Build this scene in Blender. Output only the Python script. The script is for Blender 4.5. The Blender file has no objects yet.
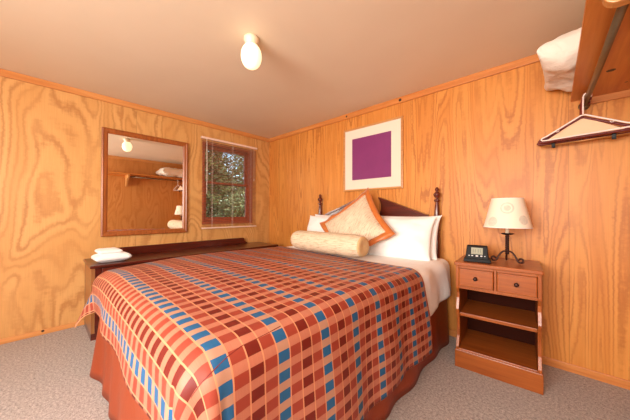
import bpy, bmesh, math, random
from mathutils import Vector, Matrix, noise
R = math.radians
PI = math.pi
random.seed(7)
scn = bpy.context.scene
col = scn.collection

# ------------------------------------------------------------------ helpers
def tag(o, label=None, cat=None, group=None, kind=None):
    if label: o['label'] = label
    if cat: o['category'] = cat
    if group: o['group'] = group
    if kind: o['kind'] = kind
    return o

def empty(name, loc=(0, 0, 0), rz=0.0):
    o = bpy.data.objects.new(name, None)
    col.objects.link(o)
    o.location = loc
    o.rotation_euler = (0, 0, rz)
    o.empty_display_size = 0.05
    return o

class MB:
    def __init__(s):
        s.bm = bmesh.new()
    def box(s, a, b):
        a, b = Vector(a), Vector(b)
        r = bmesh.ops.create_cube(s.bm, size=1.0)
        for v in r['verts']:
            v.co = Vector(((a[i] + b[i]) / 2 + v.co[i] * (b[i] - a[i]) for i in range(3)))
        return s
    def prism(s, pts, axis, t0, t1):
        # pts: 2D polygon; axis: index of the extrusion axis
        def mk(p, t):
            q = list(p); q.insert(axis, t); return s.bm.verts.new(q)
        A = [mk(p, t0) for p in pts]; B = [mk(p, t1) for p in pts]
        n = len(pts)
        s.bm.faces.new(A); s.bm.faces.new(B[::-1])
        for i in range(n):
            s.bm.faces.new((A[i], B[i], B[(i + 1) % n], A[(i + 1) % n]))
        return s
    def tube(s, pts, r, n=10, closed=False):
        pts = [Vector(p) for p in pts]
        m = len(pts)
        rings = []
        prev = None
        for i, p in enumerate(pts):
            if closed:
                d = pts[(i + 1) % m] - pts[i - 1]
            else:
                d = pts[min(i + 1, m - 1)] - pts[max(i - 1, 0)]
            d.normalize()
            if prev is None:
                up = Vector((0, 0, 1)) if abs(d.z) < .9 else Vector((1, 0, 0))
                a = d.cross(up).normalized()
            else:
                a = (prev - d * prev.dot(d)).normalized()
            prev = a
            b = d.cross(a)
            rr = r[i] if isinstance(r, (list, tuple)) else r
            rings.append([s.bm.verts.new(p + (a * math.cos(k * 2 * PI / n) + b * math.sin(k * 2 * PI / n)) * rr) for k in range(n)])
        for i in range(m if closed else m - 1):
            A, B = rings[i], rings[(i + 1) % m]
            for k in range(n):
                s.bm.faces.new((A[k], A[(k + 1) % n], B[(k + 1) % n], B[k]))
        if not closed:
            s.bm.faces.new(rings[0][::-1]); s.bm.faces.new(rings[-1])
        return s
    def lathe(s, prof, c=(0, 0, 0), n=24, axis='z'):
        rings = []
        for r, z in prof:
            r = max(r, 1e-4)
            ring = []
            for k in range(n):
                x, y = r * math.cos(2 * PI * k / n), r * math.sin(2 * PI * k / n)
                p = (x, y, z) if axis == 'z' else ((z, x, y) if axis == 'x' else (x, z, y))
                ring.append(s.bm.verts.new(Vector(p) + Vector(c)))
            rings.append(ring)
        for A, B in zip(rings[:-1], rings[1:]):
            for k in range(n):
                s.bm.faces.new((A[k], A[(k + 1) % n], B[(k + 1) % n], B[k]))
        s.bm.faces.new(rings[0][::-1]); s.bm.faces.new(rings[-1])
        return s
    def xf(s, M):
        bmesh.ops.transform(s.bm, matrix=M, verts=s.bm.verts[:])
        return s
    def build(s, name, m, parent=None, bevel=0, smooth=False, seg=2, loc=None):
        bmesh.ops.recalc_face_normals(s.bm, faces=s.bm.faces[:])
        me = bpy.data.meshes.new(name)
        s.bm.to_mesh(me); s.bm.free()
        if smooth:
            for p in me.polygons: p.use_smooth = True
        me.materials.append(m)
        o = bpy.data.objects.new(name, me)
        col.objects.link(o)
        if parent: o.parent = parent
        if loc: o.location = loc
        if bevel:
            b = o.modifiers.new('bevel', 'BEVEL')
            b.width = bevel; b.segments = seg; b.limit_method = 'ANGLE'; b.angle_limit = R(40)
        return o

def box(name, a, b, m, parent=None, bevel=0):
    return MB().box(a, b).build(name, m, parent, bevel)

# ------------------------------------------------------------------ materials
def srgb(r, g, b):
    f = lambda c: (c / 255 / 12.92) if c / 255 <= .04045 else ((c / 255 + .055) / 1.055) ** 2.4
    return (f(r), f(g), f(b), 1)

class NT:
    def __init__(s, name):
        s.m = bpy.data.materials.new(name); s.m.use_nodes = True
        s.t = s.m.node_tree; s.b = s.t.nodes['Principled BSDF']
    def n(s, typ, **kw):
        x = s.t.nodes.new(typ)
        for k, v in kw.items():
            if k.startswith('_'): setattr(x, k[1:], v)
            else: x.inputs[k.replace('__', ' ')].default_value = v
        return x
    def l(s, a, b):
        s.t.links.new(a, b)
    def math(s, op, a, b=None, c=None, clamp=False):
        x = s.t.nodes.new('ShaderNodeMath'); x.operation = op; x.use_clamp = clamp
        for i, v in enumerate((a, b, c)):
            if v is None: continue
            if isinstance(v, (int, float)): x.inputs[i].default_value = v
            else: s.l(v, x.inputs[i])
        return x.outputs[0]
    def mix(s, f, a, b, blend='MIX'):
        x = s.t.nodes.new('ShaderNodeMix'); x.data_type = 'RGBA'; x.blend_type = blend
        for i, v in ((0, f), (6, a), (7, b)):
            if isinstance(v, (int, float, tuple)): x.inputs[i].default_value = v
            else: s.l(v, x.inputs[i])
        return x.outputs[2]
    def ramp(s, f, stops):
        x = s.t.nodes.new('ShaderNodeValToRGB')
        e = x.color_ramp.elements
        while len(e) < len(stops): e.new(.5)
        for q, (p, c) in zip(e, stops): q.position = p; q.color = c
        s.l(f, x.inputs[0]); return x.outputs[0]
    def coord(s, kind='Object'):
        return s.n('ShaderNodeTexCoord').outputs[kind]
    def mapping(s, v, scale=(1, 1, 1), loc=(0, 0, 0)):
        x = s.n('ShaderNodeMapping'); s.l(v, x.inputs[0])
        x.inputs['Scale'].default_value = scale; x.inputs['Location'].default_value = loc
        return x.outputs[0]
    def noise(s, v, scale, detail=2, rough=.5, dist=0.0):
        x = s.n('ShaderNodeTexNoise'); s.l(v, x.inputs['Vector'])
        x.inputs['Scale'].default_value = scale; x.inputs['Detail'].default_value = detail
        x.inputs['Roughness'].default_value = rough; x.inputs['Distortion'].default_value = dist
        return x.outputs['Fac']
    def bump(s, h, strength=.3, dist=.01):
        x = s.n('ShaderNodeBump'); s.l(h, x.inputs['Height'])
        x.inputs['Strength'].default_value = strength; x.inputs['Distance'].default_value = dist
        s.l(x.outputs[0], s.b.inputs['Normal'])

def plain(name, c, rough=.5, metal=0, spec=.5, nz=.0, nscale=30, coat=0, sheen=0):
    t = NT(name)
    t.b.inputs['Roughness'].default_value = rough
    t.b.inputs['Metallic'].default_value = metal
    t.b.inputs['Specular IOR Level'].default_value = spec
    t.b.inputs['Coat Weight'].default_value = coat
    t.b.inputs['Sheen Weight'].default_value = sheen
    v = t.coord()
    f = t.noise(v, nscale, 3)
    d = tuple(x * (1 - nz) for x in c[:3]) + (1,)
    u = tuple(min(1, x * (1 + nz)) for x in c[:3]) + (1,)
    t.l(t.mix(f, d, u), t.b.inputs['Base Color'])
    return t.m

def plywood(name, axis, seed, light, mid, dark, panel=1.22, poff=0.0, freq=17, hs=1.5, vs=.42):
    t = NT(name)
    v = t.coord()
    sp = t.n('ShaderNodeSeparateXYZ'); t.l(v, sp.inputs[0])
    h = sp.outputs[axis]; z = sp.outputs[2]
    hp = t.math('ADD', t.math('DIVIDE', h, panel), poff)
    idx = t.math('FLOOR', hp)
    fr = t.math('FRACT', hp)
    seam = t.math('LESS_THAN', t.math('MINIMUM', fr, t.math('SUBTRACT', 1, fr)), .0022)
    cb = t.n('ShaderNodeCombineXYZ')
    t.l(t.math('ADD', h, t.math('MULTIPLY', idx, 3.7)), cb.inputs[0]); t.l(z, cb.inputs[2])
    t.l(t.math('ADD', t.math('MULTIPLY', idx, 5.3), seed), cb.inputs[1])
    big = t.noise(t.mapping(cb.outputs[0], (hs, 1, vs)), 1.35, 2.2, .45, .35)
    hor = t.math('MULTIPLY', t.math('ABSOLUTE', t.math('SUBTRACT', fr, .5)), 1.1)
    val = t.math('ADD', big, t.math('MULTIPLY', hor, .16))
    wob = t.noise(t.mapping(cb.outputs[0], (22, 1, 3.0)), 2.2, 3, .65)
    ph = t.math('ADD', t.math('MULTIPLY', val, freq * 2 * PI), t.math('MULTIPLY', wob, 3.0))
    wob2 = t.noise(t.mapping(cb.outputs[0], (7, 1, 17)), 2.0, 3, .6)
    ph = t.math('ADD', ph, t.math('MULTIPLY', wob2, 3.2))
    sn = t.math('ADD', t.math('MULTIPLY', t.math('SINE', ph), .5), .5)
    ln = t.math('POWER', sn, 2.4)
    brd = t.noise(t.mapping(cb.outputs[0], (1.6, 1, .8)), 2.0, 3)
    fine = t.noise(t.mapping(cb.outputs[0], (70, 1, 1.8)), 2.4, 4, .65)
    fade = t.math('MULTIPLY', t.math('SUBTRACT', brd, .24, clamp=True), 3.2, clamp=True)
    c = t.mix(t.math('MULTIPLY', t.math('MULTIPLY', ln, fade), .68), light, dark)
    broad = t.math('ADD', t.math('MULTIPLY', t.math('SINE', t.math('MULTIPLY', ph, .25)), .5), .5)
    c = t.mix(t.math('MULTIPLY', broad, .6), c, mid)
    c = t.mix(t.math('MULTIPLY', fine, .42), c, tuple(x * .6 for x in dark[:3]) + (1,))
    c = t.mix(t.math('MULTIPLY', seam, .3), c, tuple(x * .4 for x in dark[:3]) + (1,))
    t.l(c, t.b.inputs['Base Color'])
    t.b.inputs['Roughness'].default_value = .42
    t.b.inputs['Specular IOR Level'].default_value = .35
    t.bump(t.math('ADD', t.math('MULTIPLY', ln, -.3), fine), .06, .004)
    return t.m

def wood(name, light, dark, axis=0, scale=1.0, rough=.3, coat=.2, knots=()):
    # straight grain running along the given axis
    t = NT(name)
    v = t.coord()
    sc = [26 * scale] * 3; sc[axis] = 1.6 * scale
    f = t.noise(t.mapping(v, tuple(sc)), 1.6, 4, .6, .6)
    sc2 = [120 * scale] * 3; sc2[axis] = 5 * scale
    g = t.noise(t.mapping(v, tuple(sc2)), 1.5, 2)
    c = t.ramp(f, [(.32, dark), (.68, light)])
    c = t.mix(t.math('MULTIPLY', g, .35), c, tuple(x * .6 for x in dark[:3]) + (1,))
    for (kx, ky, kz, kr) in knots:
        d = t.n('ShaderNodeVectorMath', _operation='DISTANCE'); t.l(v, d.inputs[0]); d.inputs[1].default_value = (kx, ky, kz)
        k = t.math('LESS_THAN', t.math('ADD', d.outputs['Value'], t.math('MULTIPLY', g, .006)), kr)
        c = t.mix(k, c, (.03, .008, .003, 1))
    t.l(c, t.b.inputs['Base Color'])
    t.b.inputs['Roughness'].default_value = rough
    t.b.inputs['Coat Weight'].default_value = coat
    t.b.inputs['Coat Roughness'].default_value = .15
    t.bump(f, .05, .003)
    return t.m

M = {}
M['ply_left'] = plywood('ply_left', 1, 2.3, srgb(226, 174, 108), srgb(212, 155, 88), srgb(172, 112, 58), poff=.55, freq=19, hs=1.4, vs=.46)
M['ply_back'] = plywood('ply_back', 0, 9.1, srgb(230, 156, 76), srgb(212, 132, 56), srgb(164, 86, 34), poff=.04, freq=20, hs=3.0, vs=.24)
M['ply_side'] = plywood('ply_side', 1, 5.7, srgb(214, 148, 82), srgb(204, 136, 70), srgb(180, 108, 48), poff=.2, freq=15)
M['trim_l'] = wood('trim_left_wood', srgb(224, 158, 92), srgb(200, 128, 64), 1, .5, .4, .0, knots=((.02, -2.62, .035, .016),))
M['trim_b'] = wood('trim_back_wood', srgb(226, 152, 84), srgb(198, 118, 54), 0, .5, .4, .0, knots=((2.325, -.02, 2.366, .019), (1.62, -.02, 2.366, .016)))
M['shelf'] = wood('shelf_pine', srgb(226, 150, 72), srgb(202, 118, 50), 1, .5, .4, .05, knots=((-.20, .31, .15, .022), (-.11, .57, .15, .010)))
M['mahog'] = wood('mahogany', srgb(104, 36, 22), srgb(60, 18, 11), 1, 1, .28, .35)
M['mahog_v'] = wood('mahogany_turned', srgb(118, 44, 26), srgb(76, 24, 14), 2, 1, .25, .4)
M['mahog_x'] = wood('mahogany_panel', srgb(112, 40, 24), srgb(72, 22, 12), 0, 1, .3, .25)
M['dresser_lit'] = wood('dresser_lit_side', srgb(166, 112, 64), srgb(138, 86, 46), 2, 1, .35, .2)  # light on the dresser's near end, painted in as a lighter brown
M['mirrorwood'] = wood('mirror_frame_wood', srgb(176, 100, 46), srgb(140, 72, 28), 1, 1, .35, .2)
M['mirrorwood_v'] = wood('mirror_stile_wood', srgb(176, 100, 46), srgb(140, 72, 28), 2, 1, .35, .2)
M['cherry'] = wood('cherry_wood', srgb(178, 98, 40), srgb(146, 72, 26), 0, .8, .32, .08)
M['cherry_v'] = wood('cherry_upright', srgb(176, 96, 38), srgb(144, 70, 25), 2, .8, .3, .1)
M['redwood'] = wood('window_redwood', srgb(190, 98, 66), srgb(162, 76, 48), 2, 1, .4, .1)
M['artframe'] = wood('pale_frame_wood', srgb(214, 156, 92), srgb(186, 122, 64), 0, 1, .35, .1)
M['artframe_v'] = wood('pale_frame_stile', srgb(214, 156, 92), srgb(186, 122, 64), 2, 1, .35, .1)
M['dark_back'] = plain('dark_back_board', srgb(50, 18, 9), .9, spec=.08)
M['brass'] = plain('aged_brass', srgb(110, 76, 40), .35, .9)
M['iron'] = plain('wrought_iron', srgb(62, 34, 28), .45, .6, nz=.3)
M['steel'] = plain('rod_metal', srgb(130, 116, 92), .38, .75, nz=.15)
M['white_plastic'] = plain('white_plastic', srgb(240, 222, 212), .35)
M['blind'] = plain('blind_vinyl', srgb(236, 208, 192), .45)
M['slat'] = plain('blind_slat_vinyl', srgb(176, 120, 92), .45)
M['cord'] = plain('blind_cord', srgb(225, 205, 190), .8)
M['maroon'] = plain('maroon_plastic', srgb(112, 26, 22), .35)
M['black'] = plain('black_plastic', srgb(20, 18, 20), .5, spec=.25)
M['button'] = plain('button_plastic', srgb(200, 198, 196), .4)
M['paper'] = plain('cream_paper', srgb(236, 196, 160), .8, nz=.04)
M['porcelain'] = plain('porcelain', srgb(232, 214, 186), .3)
M['towel'] = plain('towel_terry', srgb(244, 243, 240), .95, nz=.05, nscale=260, sheen=.3)

def cloth(name, c, nscale=7, bump=.25, dist=.012, fine=500):
    t = NT(name)
    v = t.coord()
    f = t.noise(v, nscale, 4, .55, .6)
    g = t.noise(v, fine, 1)
    t.l(t.mix(t.math('MULTIPLY', f, .25), c, tuple(x * .9 for x in c[:3]) + (1,)), t.b.inputs['Base Color'])
    t.b.inputs['Roughness'].default_value = .85
    t.b.inputs['Sheen Weight'].default_value = .15
    t.bump(t.math('ADD', f, t.math('MULTIPLY', g, .03)), bump * 1.3, dist * 1.4)
    return t.m
M['linen'] = cloth('white_linen', srgb(243, 240, 236))
M['shelfpillow'] = cloth('quilted_white', srgb(236, 224, 210), 14, .5, .015)
M['mattress'] = cloth('mattress_ticking', srgb(235, 230, 222))
M['shade'] = None
M['skirt'] = cloth('skirt_cloth', srgb(148, 60, 22), 4, .3, .01)
M['skirt'].node_tree.nodes['Principled BSDF'].inputs['Sheen Weight'].default_value = 0
M['skirt'].node_tree.nodes['Principled BSDF'].inputs['Roughness'].default_value = .5
M['border'] = cloth('orange_satin', srgb(196, 108, 44), 9, .3, .008)
M['border'].node_tree.nodes['Principled BSDF'].inputs['Roughness'].default_value = .38

def woven(name, a, b, ang):
    t = NT(name)
    mp = t.n('ShaderNodeMapping'); t.l(t.coord('UV'), mp.inputs[0]); mp.inputs['Rotation'].default_value = (0, 0, ang)
    uv = mp.outputs[0]
    w = t.noise(t.mapping(uv, (5, 75, 1)), 2.0, 4, .7)
    w2 = t.noise(t.mapping(uv, (45, 9, 1)), 2.0, 3, .65)
    k = t.math('MULTIPLY', t.math('SUBTRACT', w, .50, clamp=True), 5.5, clamp=True)
    k = t.math('ADD', k, t.math('MULTIPLY', t.math('SUBTRACT', w2, .60, clamp=True), 2.5), clamp=True)
    t.l(t.mix(k, a, b), t.b.inputs['Base Color'])
    t.b.inputs['Roughness'].default_value = .7
    t.bump(w, .4, .006)
    return t.m
M['woven'] = woven('cream_woven', srgb(226, 204, 176), srgb(150, 114, 78), R(-35))
M['woven_bolster'] = woven('cream_woven_bolster', srgb(222, 200, 170), srgb(150, 114, 78), R(4))

# carpet
t = NT('carpet')
v = t.coord()
f = t.noise(v, 230, 3, .7); g = t.noise(v, 5, 3)
big = t.noise(v, 70, 2, .6)
c = t.ramp(t.math('ADD', t.math('MULTIPLY', f, .6), t.math('MULTIPLY', big, .4)), [(.36, srgb(124, 119, 116)), (.52, srgb(188, 181, 176)), (.66, srgb(230, 224, 219))])
c = t.mix(t.math('MULTIPLY', g, .2), c, srgb(160, 150, 144))
t.l(c, t.b.inputs['Base Color']); t.b.inputs['Roughness'].default_value = 1
t.b.inputs['Specular IOR Level'].default_value = .1
t.bump(f, .7, .006)
M['carpet'] = t.m
# ceiling paint
t = NT('ceiling_paint')
v = t.coord()
c = t.mix(t.noise(v, 3, 3), srgb(222, 204, 180), srgb(228, 211, 188))
t.l(c, t.b.inputs['Base Color']); t.b.inputs['Roughness'].default_value = .6
t.b.inputs['Specular IOR Level'].default_value = .3
t.bump(t.noise(v, 60, 3), .04, .003)
M['ceiling'] = t.m
# bedspread: rows of squares, every fourth row blue, pale cords between rows
PER, ROW, PIT = .2225, .0556, .067
def spread_mat():
    t = NT('bedspread_jacquard')
    s = t.n('ShaderNodeSeparateXYZ'); t.l(t.coord('UV'), s.inputs[0])
    u, vv = s.outputs[0], s.outputs[1]          # metres across the bed / metres towards the foot
    rowf = t.math('DIVIDE', vv, ROW)
    idx = t.math('FLOOR', rowf); fr = t.math('FRACT', rowf)
    md = t.math('SUBTRACT', idx, t.math('MULTIPLY', t.math('FLOOR', t.math('DIVIDE', idx, 4)), 4))
    isb = t.math('LESS_THAN', md, .5)
    isd = t.math('LESS_THAN', t.math('ABSOLUTE', t.math('SUBTRACT', md, 2)), .5)
    uf = t.math('FRACT', t.math('DIVIDE', u, PIT))
    wob = t.noise(t.mapping(t.coord('UV'), (1, 1, 1)), 25, 2)
    sq = t.math('LESS_THAN', t.math('ADD', uf, t.math('MULTIPLY', wob, .02)), .56)
    inr = t.math('LESS_THAN', t.math('ABSOLUTE', t.math('SUBTRACT', fr, .5)), .45)
    line = t.math('GREATER_THAN', t.math('ABSOLUTE', t.math('SUBTRACT', fr, .5)), .45)
    wv = t.n('ShaderNodeTexNoise'); t.l(t.mapping(t.coord('UV'), (3, 160, 1)), wv.inputs['Vector']); wv.inputs['Scale'].default_value = 3
    patch = t.noise(t.mapping(t.coord('UV'), (1, 1, 1)), 1 / .14, 1)
    ground = t.mix(wv.outputs[0], srgb(170, 101, 78), srgb(188, 123, 98))
    subtle = t.mix(patch, srgb(152, 66, 50), srgb(142, 54, 38))
    darkr = t.mix(patch, srgb(112, 34, 24), srgb(102, 26, 18))
    blue = srgb(34, 92, 136)
    sqc = t.mix(isd, subtle, darkr)
    sqc = t.mix(isb, sqc, blue)
    gr = t.mix(isb, ground, srgb(176, 134, 110))
    c = t.mix(t.math('MULTIPLY', sq, inr), gr, sqc)
    c = t.mix(line, c, srgb(202, 140, 102))
    t.l(c, t.b.inputs['Base Color'])
    t.b.inputs['Roughness'].default_value = .5
    t.b.inputs['Specular IOR Level'].default_value = .35
    h = t.noise(t.coord(), 6, 3, .5)
    t.bump(t.math('ADD', t.math('MULTIPLY', line, .05), h), .25, .02)
    return t.m
M['spread'] = spread_mat()
M['piping'] = plain('piping_cord', srgb(230, 168, 120), .5)
M['seam'] = plain('seam_thread', srgb(116, 32, 22), .6)
# mirror glass
t = NT('mirror_silver')
t.b.inputs['Metallic'].default_value = 1; t.b.inputs['Roughness'].default_value = .015
t.l(t.mix(t.noise(t.coord(), 4, 1), (.93, .93, .9, 1), (.95, .95, .93, 1)), t.b.inputs['Base Color'])
M['mirror'] = t.m
# window glass
t = NT('window_glass')
g = t.n('ShaderNodeBsdfGlossy', Roughness=.02); tr = t.n('ShaderNodeBsdfTransparent'); mx = t.n('ShaderNodeMixShader'); fz = t.n('ShaderNodeFresnel', IOR=1.35)
tr.inputs[0].default_value = (.9, .93, .9, 1)
t.l(fz.outputs[0], mx.inputs[0]); t.l(tr.outputs[0], mx.inputs[1]); t.l(g.outputs[0], mx.inputs[2])
t.l(mx.outputs[0], t.t.nodes['Material Output'].inputs[0])
M['glass'] = t.m
# picture glass print
t = NT('purple_print')
v = t.coord()
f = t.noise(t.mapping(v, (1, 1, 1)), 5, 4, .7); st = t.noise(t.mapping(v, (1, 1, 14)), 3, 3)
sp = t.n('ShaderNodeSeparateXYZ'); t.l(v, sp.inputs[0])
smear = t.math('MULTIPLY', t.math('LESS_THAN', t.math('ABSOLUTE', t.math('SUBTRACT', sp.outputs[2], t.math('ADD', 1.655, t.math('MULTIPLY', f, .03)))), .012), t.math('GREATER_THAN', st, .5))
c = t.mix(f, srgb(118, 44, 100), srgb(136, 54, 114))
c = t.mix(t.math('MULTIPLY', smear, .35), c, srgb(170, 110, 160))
t.l(c, t.b.inputs['Base Color']); t.b.inputs['Roughness'].default_value = .35
M['print'] = t.m
M['mat_board'] = plain('mat_board', srgb(228, 216, 198), .7)
# lamp shade with faint printed medallions
t = NT('shade_fabric')
v = t.coord()
def blob(c, r0, r1):
    d = t.n('ShaderNodeVectorMath', _operation='DISTANCE'); t.l(v, d.inputs[0]); d.inputs[1].default_value = c
    a = t.math('LESS_THAN', d.outputs['Value'], r0)
    b = t.math('GREATER_THAN', d.outputs['Value'], r1)
    return t.math('MULTIPLY', a, b)
n1 = t.noise(v, 60, 3, .7)
k1 = blob((.012, -.118, .405), .042, .032); k2 = blob((-.075, -.112, .305), .036, .0); k3 = blob((.105, -.09, .32), .034, .0); k4 = blob((.012, -.118, .405), .022, .0)
k = t.math('ADD', t.math('ADD', k1, k2), t.math('ADD', k3, k4), clamp=True)
c = t.mix(t.math('MULTIPLY', k, t.math('MULTIPLY', n1, .75)), srgb(242, 228, 206), srgb(150, 152, 140))
t.l(c, t.b.inputs['Base Color']); t.b.inputs['Roughness'].default_value = .85
t.b.inputs['Transmission Weight'].default_value = 0
M['shade'] = t.m
# globe
t = NT('lit_globe')
t.b.inputs['Base Color'].default_value = srgb(250, 240, 220)
t.b.inputs['Emission Color'].default_value = (1, .84, .50, 1)
t.b.inputs['Emission Strength'].default_value = 1.05
lw = t.noise(t.coord(), 2, 1)
t.l(t.mix(lw, srgb(250, 240, 220), srgb(250, 242, 226)), t.b.inputs['Base Color'])
M['globe'] = t.m
# radio screen
t = NT('clock_screen')
v = t.coord()
t.l(t.mix(t.noise(v, 40, 2), srgb(150, 150, 128), srgb(172, 170, 148)), t.b.inputs['Base Color'])
t.b.inputs['Roughness'].default_value = .25
M['screen'] = t.m
M['digit'] = plain('screen_digits', srgb(128, 130, 112), .4)
# outdoors
M['grass'] = plain('yard_grass', srgb(92, 96, 52), .9, nz=.5, nscale=9)
M['bark'] = plain('bark', srgb(62, 48, 36), .9, nz=.4)
M['rock'] = plain('pale_rock', srgb(226, 222, 214), .8, nz=.2, nscale=8)
def leafm(name, a, b):
    t = NT(name)
    oi = t.noise(t.coord(), 3.2, 3, .7)
    t.l(t.ramp(oi, [(.35, a), (.65, b)]), t.b.inputs['Base Color'])
    t.b.inputs['Roughness'].default_value = .6
    return t.m
M['leaf1'] = leafm('leaf_dark', srgb(84, 88, 40), srgb(140, 142, 76))
M['leaf2'] = leafm('leaf_light', srgb(118, 122, 60), srgb(190, 188, 128))

# ------------------------------------------------------------------ setting
H, XW, YB = 2.4, 3.97, -4.6
def struct(o): o['kind'] = 'structure'; return o
struct(box('floor', (-.0, YB, -.08), (XW, 0, 0), M['carpet']))
struct(box('ceiling', (-.12, YB - .12, H), (XW + .12, .12, H + .1), M['ceiling']))
struct(box('wall_back', (-.12, 0, -.08), (XW + .12, .12, H), M['ply_back']))
# left wall with the window opening
wy0, wy1, wz0, wz1 = -1.13, -.33, .985, 2.125
w = MB()
w.box((-.12, YB, -.08), (0, wy0, H)); w.box((-.12, wy1, -.08), (0, 0, H))
w.box((-.12, wy0, -.08), (0, wy1, wz0)); w.box((-.12, wy0, wz1), (0, wy1, H))
struct(w.build('wall_left', M['ply_left']))
w = MB()
ry0, ry1, rz0, rz1 = -4.35, -3.15, .95, 2.1  # opening added in the unseen part of the wall to let fill light in
w.box((XW, YB, -.08), (XW + .12, ry0, H)); w.box((XW, ry1, -.08), (XW + .12, 0, H))
w.box((XW, ry0, -.08), (XW + .12, ry1, rz0)); w.box((XW, ry0, rz1), (XW + .12, ry1, H))
struct(w.build('wall_right', M['ply_side']))
wr = struct(empty('added_opening_side', (XW + .06, (ry0 + ry1) / 2, rz0)))  # unseen frame, added to go with the side fill light
m = MB()
m.box((-.03, -.6, 0), (.03, .6, .05)); m.box((-.03, -.6, rz1 - rz0 - .05), (.03, .6, rz1 - rz0))
for y in (-.6, -.025, .55): m.box((-.03, y, .05), (.03, y + .05, rz1 - rz0 - .05))
m.build('added_opening_frame', M['redwood'], wr)
# front wall (behind the camera) with a large opening added for the fill light
w = MB()
fx0, fx1, fz0, fz1 = 1.9, 3.85, .9, 2.15
w.box((-.12, YB - .12, -.08), (fx0, YB, H)); w.box((fx1, YB - .12, -.08), (XW + .12, YB, H))
w.box((fx0, YB - .12, -.08), (fx1, YB, fz0)); w.box((fx0, YB - .12, fz1), (fx1, YB, H))
struct(w.build('wall_front', M['ply_back']))
wf = empty('added_opening_front', ((fx0 + fx1) / 2, YB - .06, fz0)); struct(wf)  # unseen frame, added so the room can be lit from behind the camera
m = MB()
hw, hh = (fx1 - fx0) / 2, fz1 - fz0
m.box((-hw, -.03, 0), (hw, .03, .05)); m.box((-hw, -.03, hh - .05), (hw, .03, hh))
for x in (-hw, -.025, hw - .05): m.box((x, -.03, .05), (x + .05, .03, hh - .05))
m.build('added_opening_frame', M['redwood'], wf)
# crown trim and baseboards
th = .062
def trim(name, a, b, m):
    return struct(box(name, a, b, m, bevel=.003))
trim('trim_1', (0, YB, H - th), (.018, -.018, H), M['trim_l'])
trim('trim_2', (0, -.018, H - th), (XW, 0, H), M['trim_b'])
trim('trim_3', (XW - .018, YB, H - th), (XW, -.018, H), M['trim_l'])
trim('baseboard_left', (0, YB, 0), (.013, -.013, .045), M['trim_l'])
trim('baseboard_back', (0, -.013, 0), (XW, 0, .058), M['trim_b'])
trim('baseboard_right', (XW - .013, YB, 0), (XW, -.013, .05), M['trim_l'])

# window in the left wall
win = struct(empty('window_1', (0, (wy0 + wy1) / 2, wz0)))
ww, wh = wy1 - wy0, wz1 - wz0
# casing lining the opening, local y centred
m = MB()
a = ww / 2
m.box((-.12, -a, 0), (.004, -a + .03, wh)); m.box((-.12, a - .07, 0), (.004, a, wh))
m.box((-.12, -a + .03, wh - .03), (.004, a - .07, wh)); m.box((-.12, -a + .03, 0), (.004, a - .07, .03))
m.build('casing', M['redwood'], win, .002)
ia, ib = -a + .03, a - .07
def sash(name, x0, x1, z0, z1, st, bt, tp):
    m = MB()
    m.box((x0, ia, z0), (x1, ia + st, z1)); m.box((x0, ib - st, z0), (x1, ib, z1))
    m.box((x0, ia + st, z0), (x1, ib - st, z0 + bt)); m.box((x0, ia + st, z1 - tp), (x1, ib - st, z1))
    o = m.build(name, M['redwood'], win, .002)
    xm = (x0 + x1) / 2
    box('pane', (xm - .002, ia + st, z0 + bt), (xm + .002, ib - st, z1 - tp), M['glass'], o)
    return o
zm = 1.575 - wz0
sash('lower_sash', -.055, -.025, .03, zm + .015, .035, .07, .035)
sash('upper_sash', -.095, -.065, zm - .02, wh - .03, .035, .035, .05)

# venetian blind hanging over the window, slats open
bl = empty('window_blind', (.03, -.716, .925))
tag(bl, 'open venetian blind with thin horizontal slats hanging over the small window', 'window blind')
by = .445
box('headrail', (-.018, -by, 1.235), (.018, by, 1.262), M['blind'], bl, .003)
box('bottom_rail', (-.014, -by + .01, 0), (.014, by - .01, .016), M['blind'], bl, .003)
m = MB()
n = 58
for i in range(n):
    z = .035 + i * (1.19 / n)
    m.prism([(-.0122, z - .0036), (0, z + .0014), (.0122, z + .0022), (.0122, z + .0027), (0, z + .0020), (-.0122, z - .0030)], 1, -by + .012, by - .012)
m.build('slats', M['slat'], bl)
for y in (-.29, .02, .33):
    m = MB()
    for x in (-.0135, .0135): m.box((x - .0007, y - .0012, .016), (x + .0007, y + .0012, 1.235))
    m.build('ladder_cord', M['cord'], bl)
MB().tube([(.026, -by + .065, 1.24), (.028, -by + .068, .9), (.028, -by + .068, .48)], .0045, 8).build('tilt_wand', M['white_plastic'], bl, smooth=True)
m = MB().tube([(.024, by - .07, 1.24), (.026, by - .07, .75)], .0014, 6)
m.lathe([(.002, .02), (.006, 0), (.004, -.02), (.001, -.022)], (.026, by - .07, .74), 10)
m.build('lift_cord', M['cord'], bl)

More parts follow.
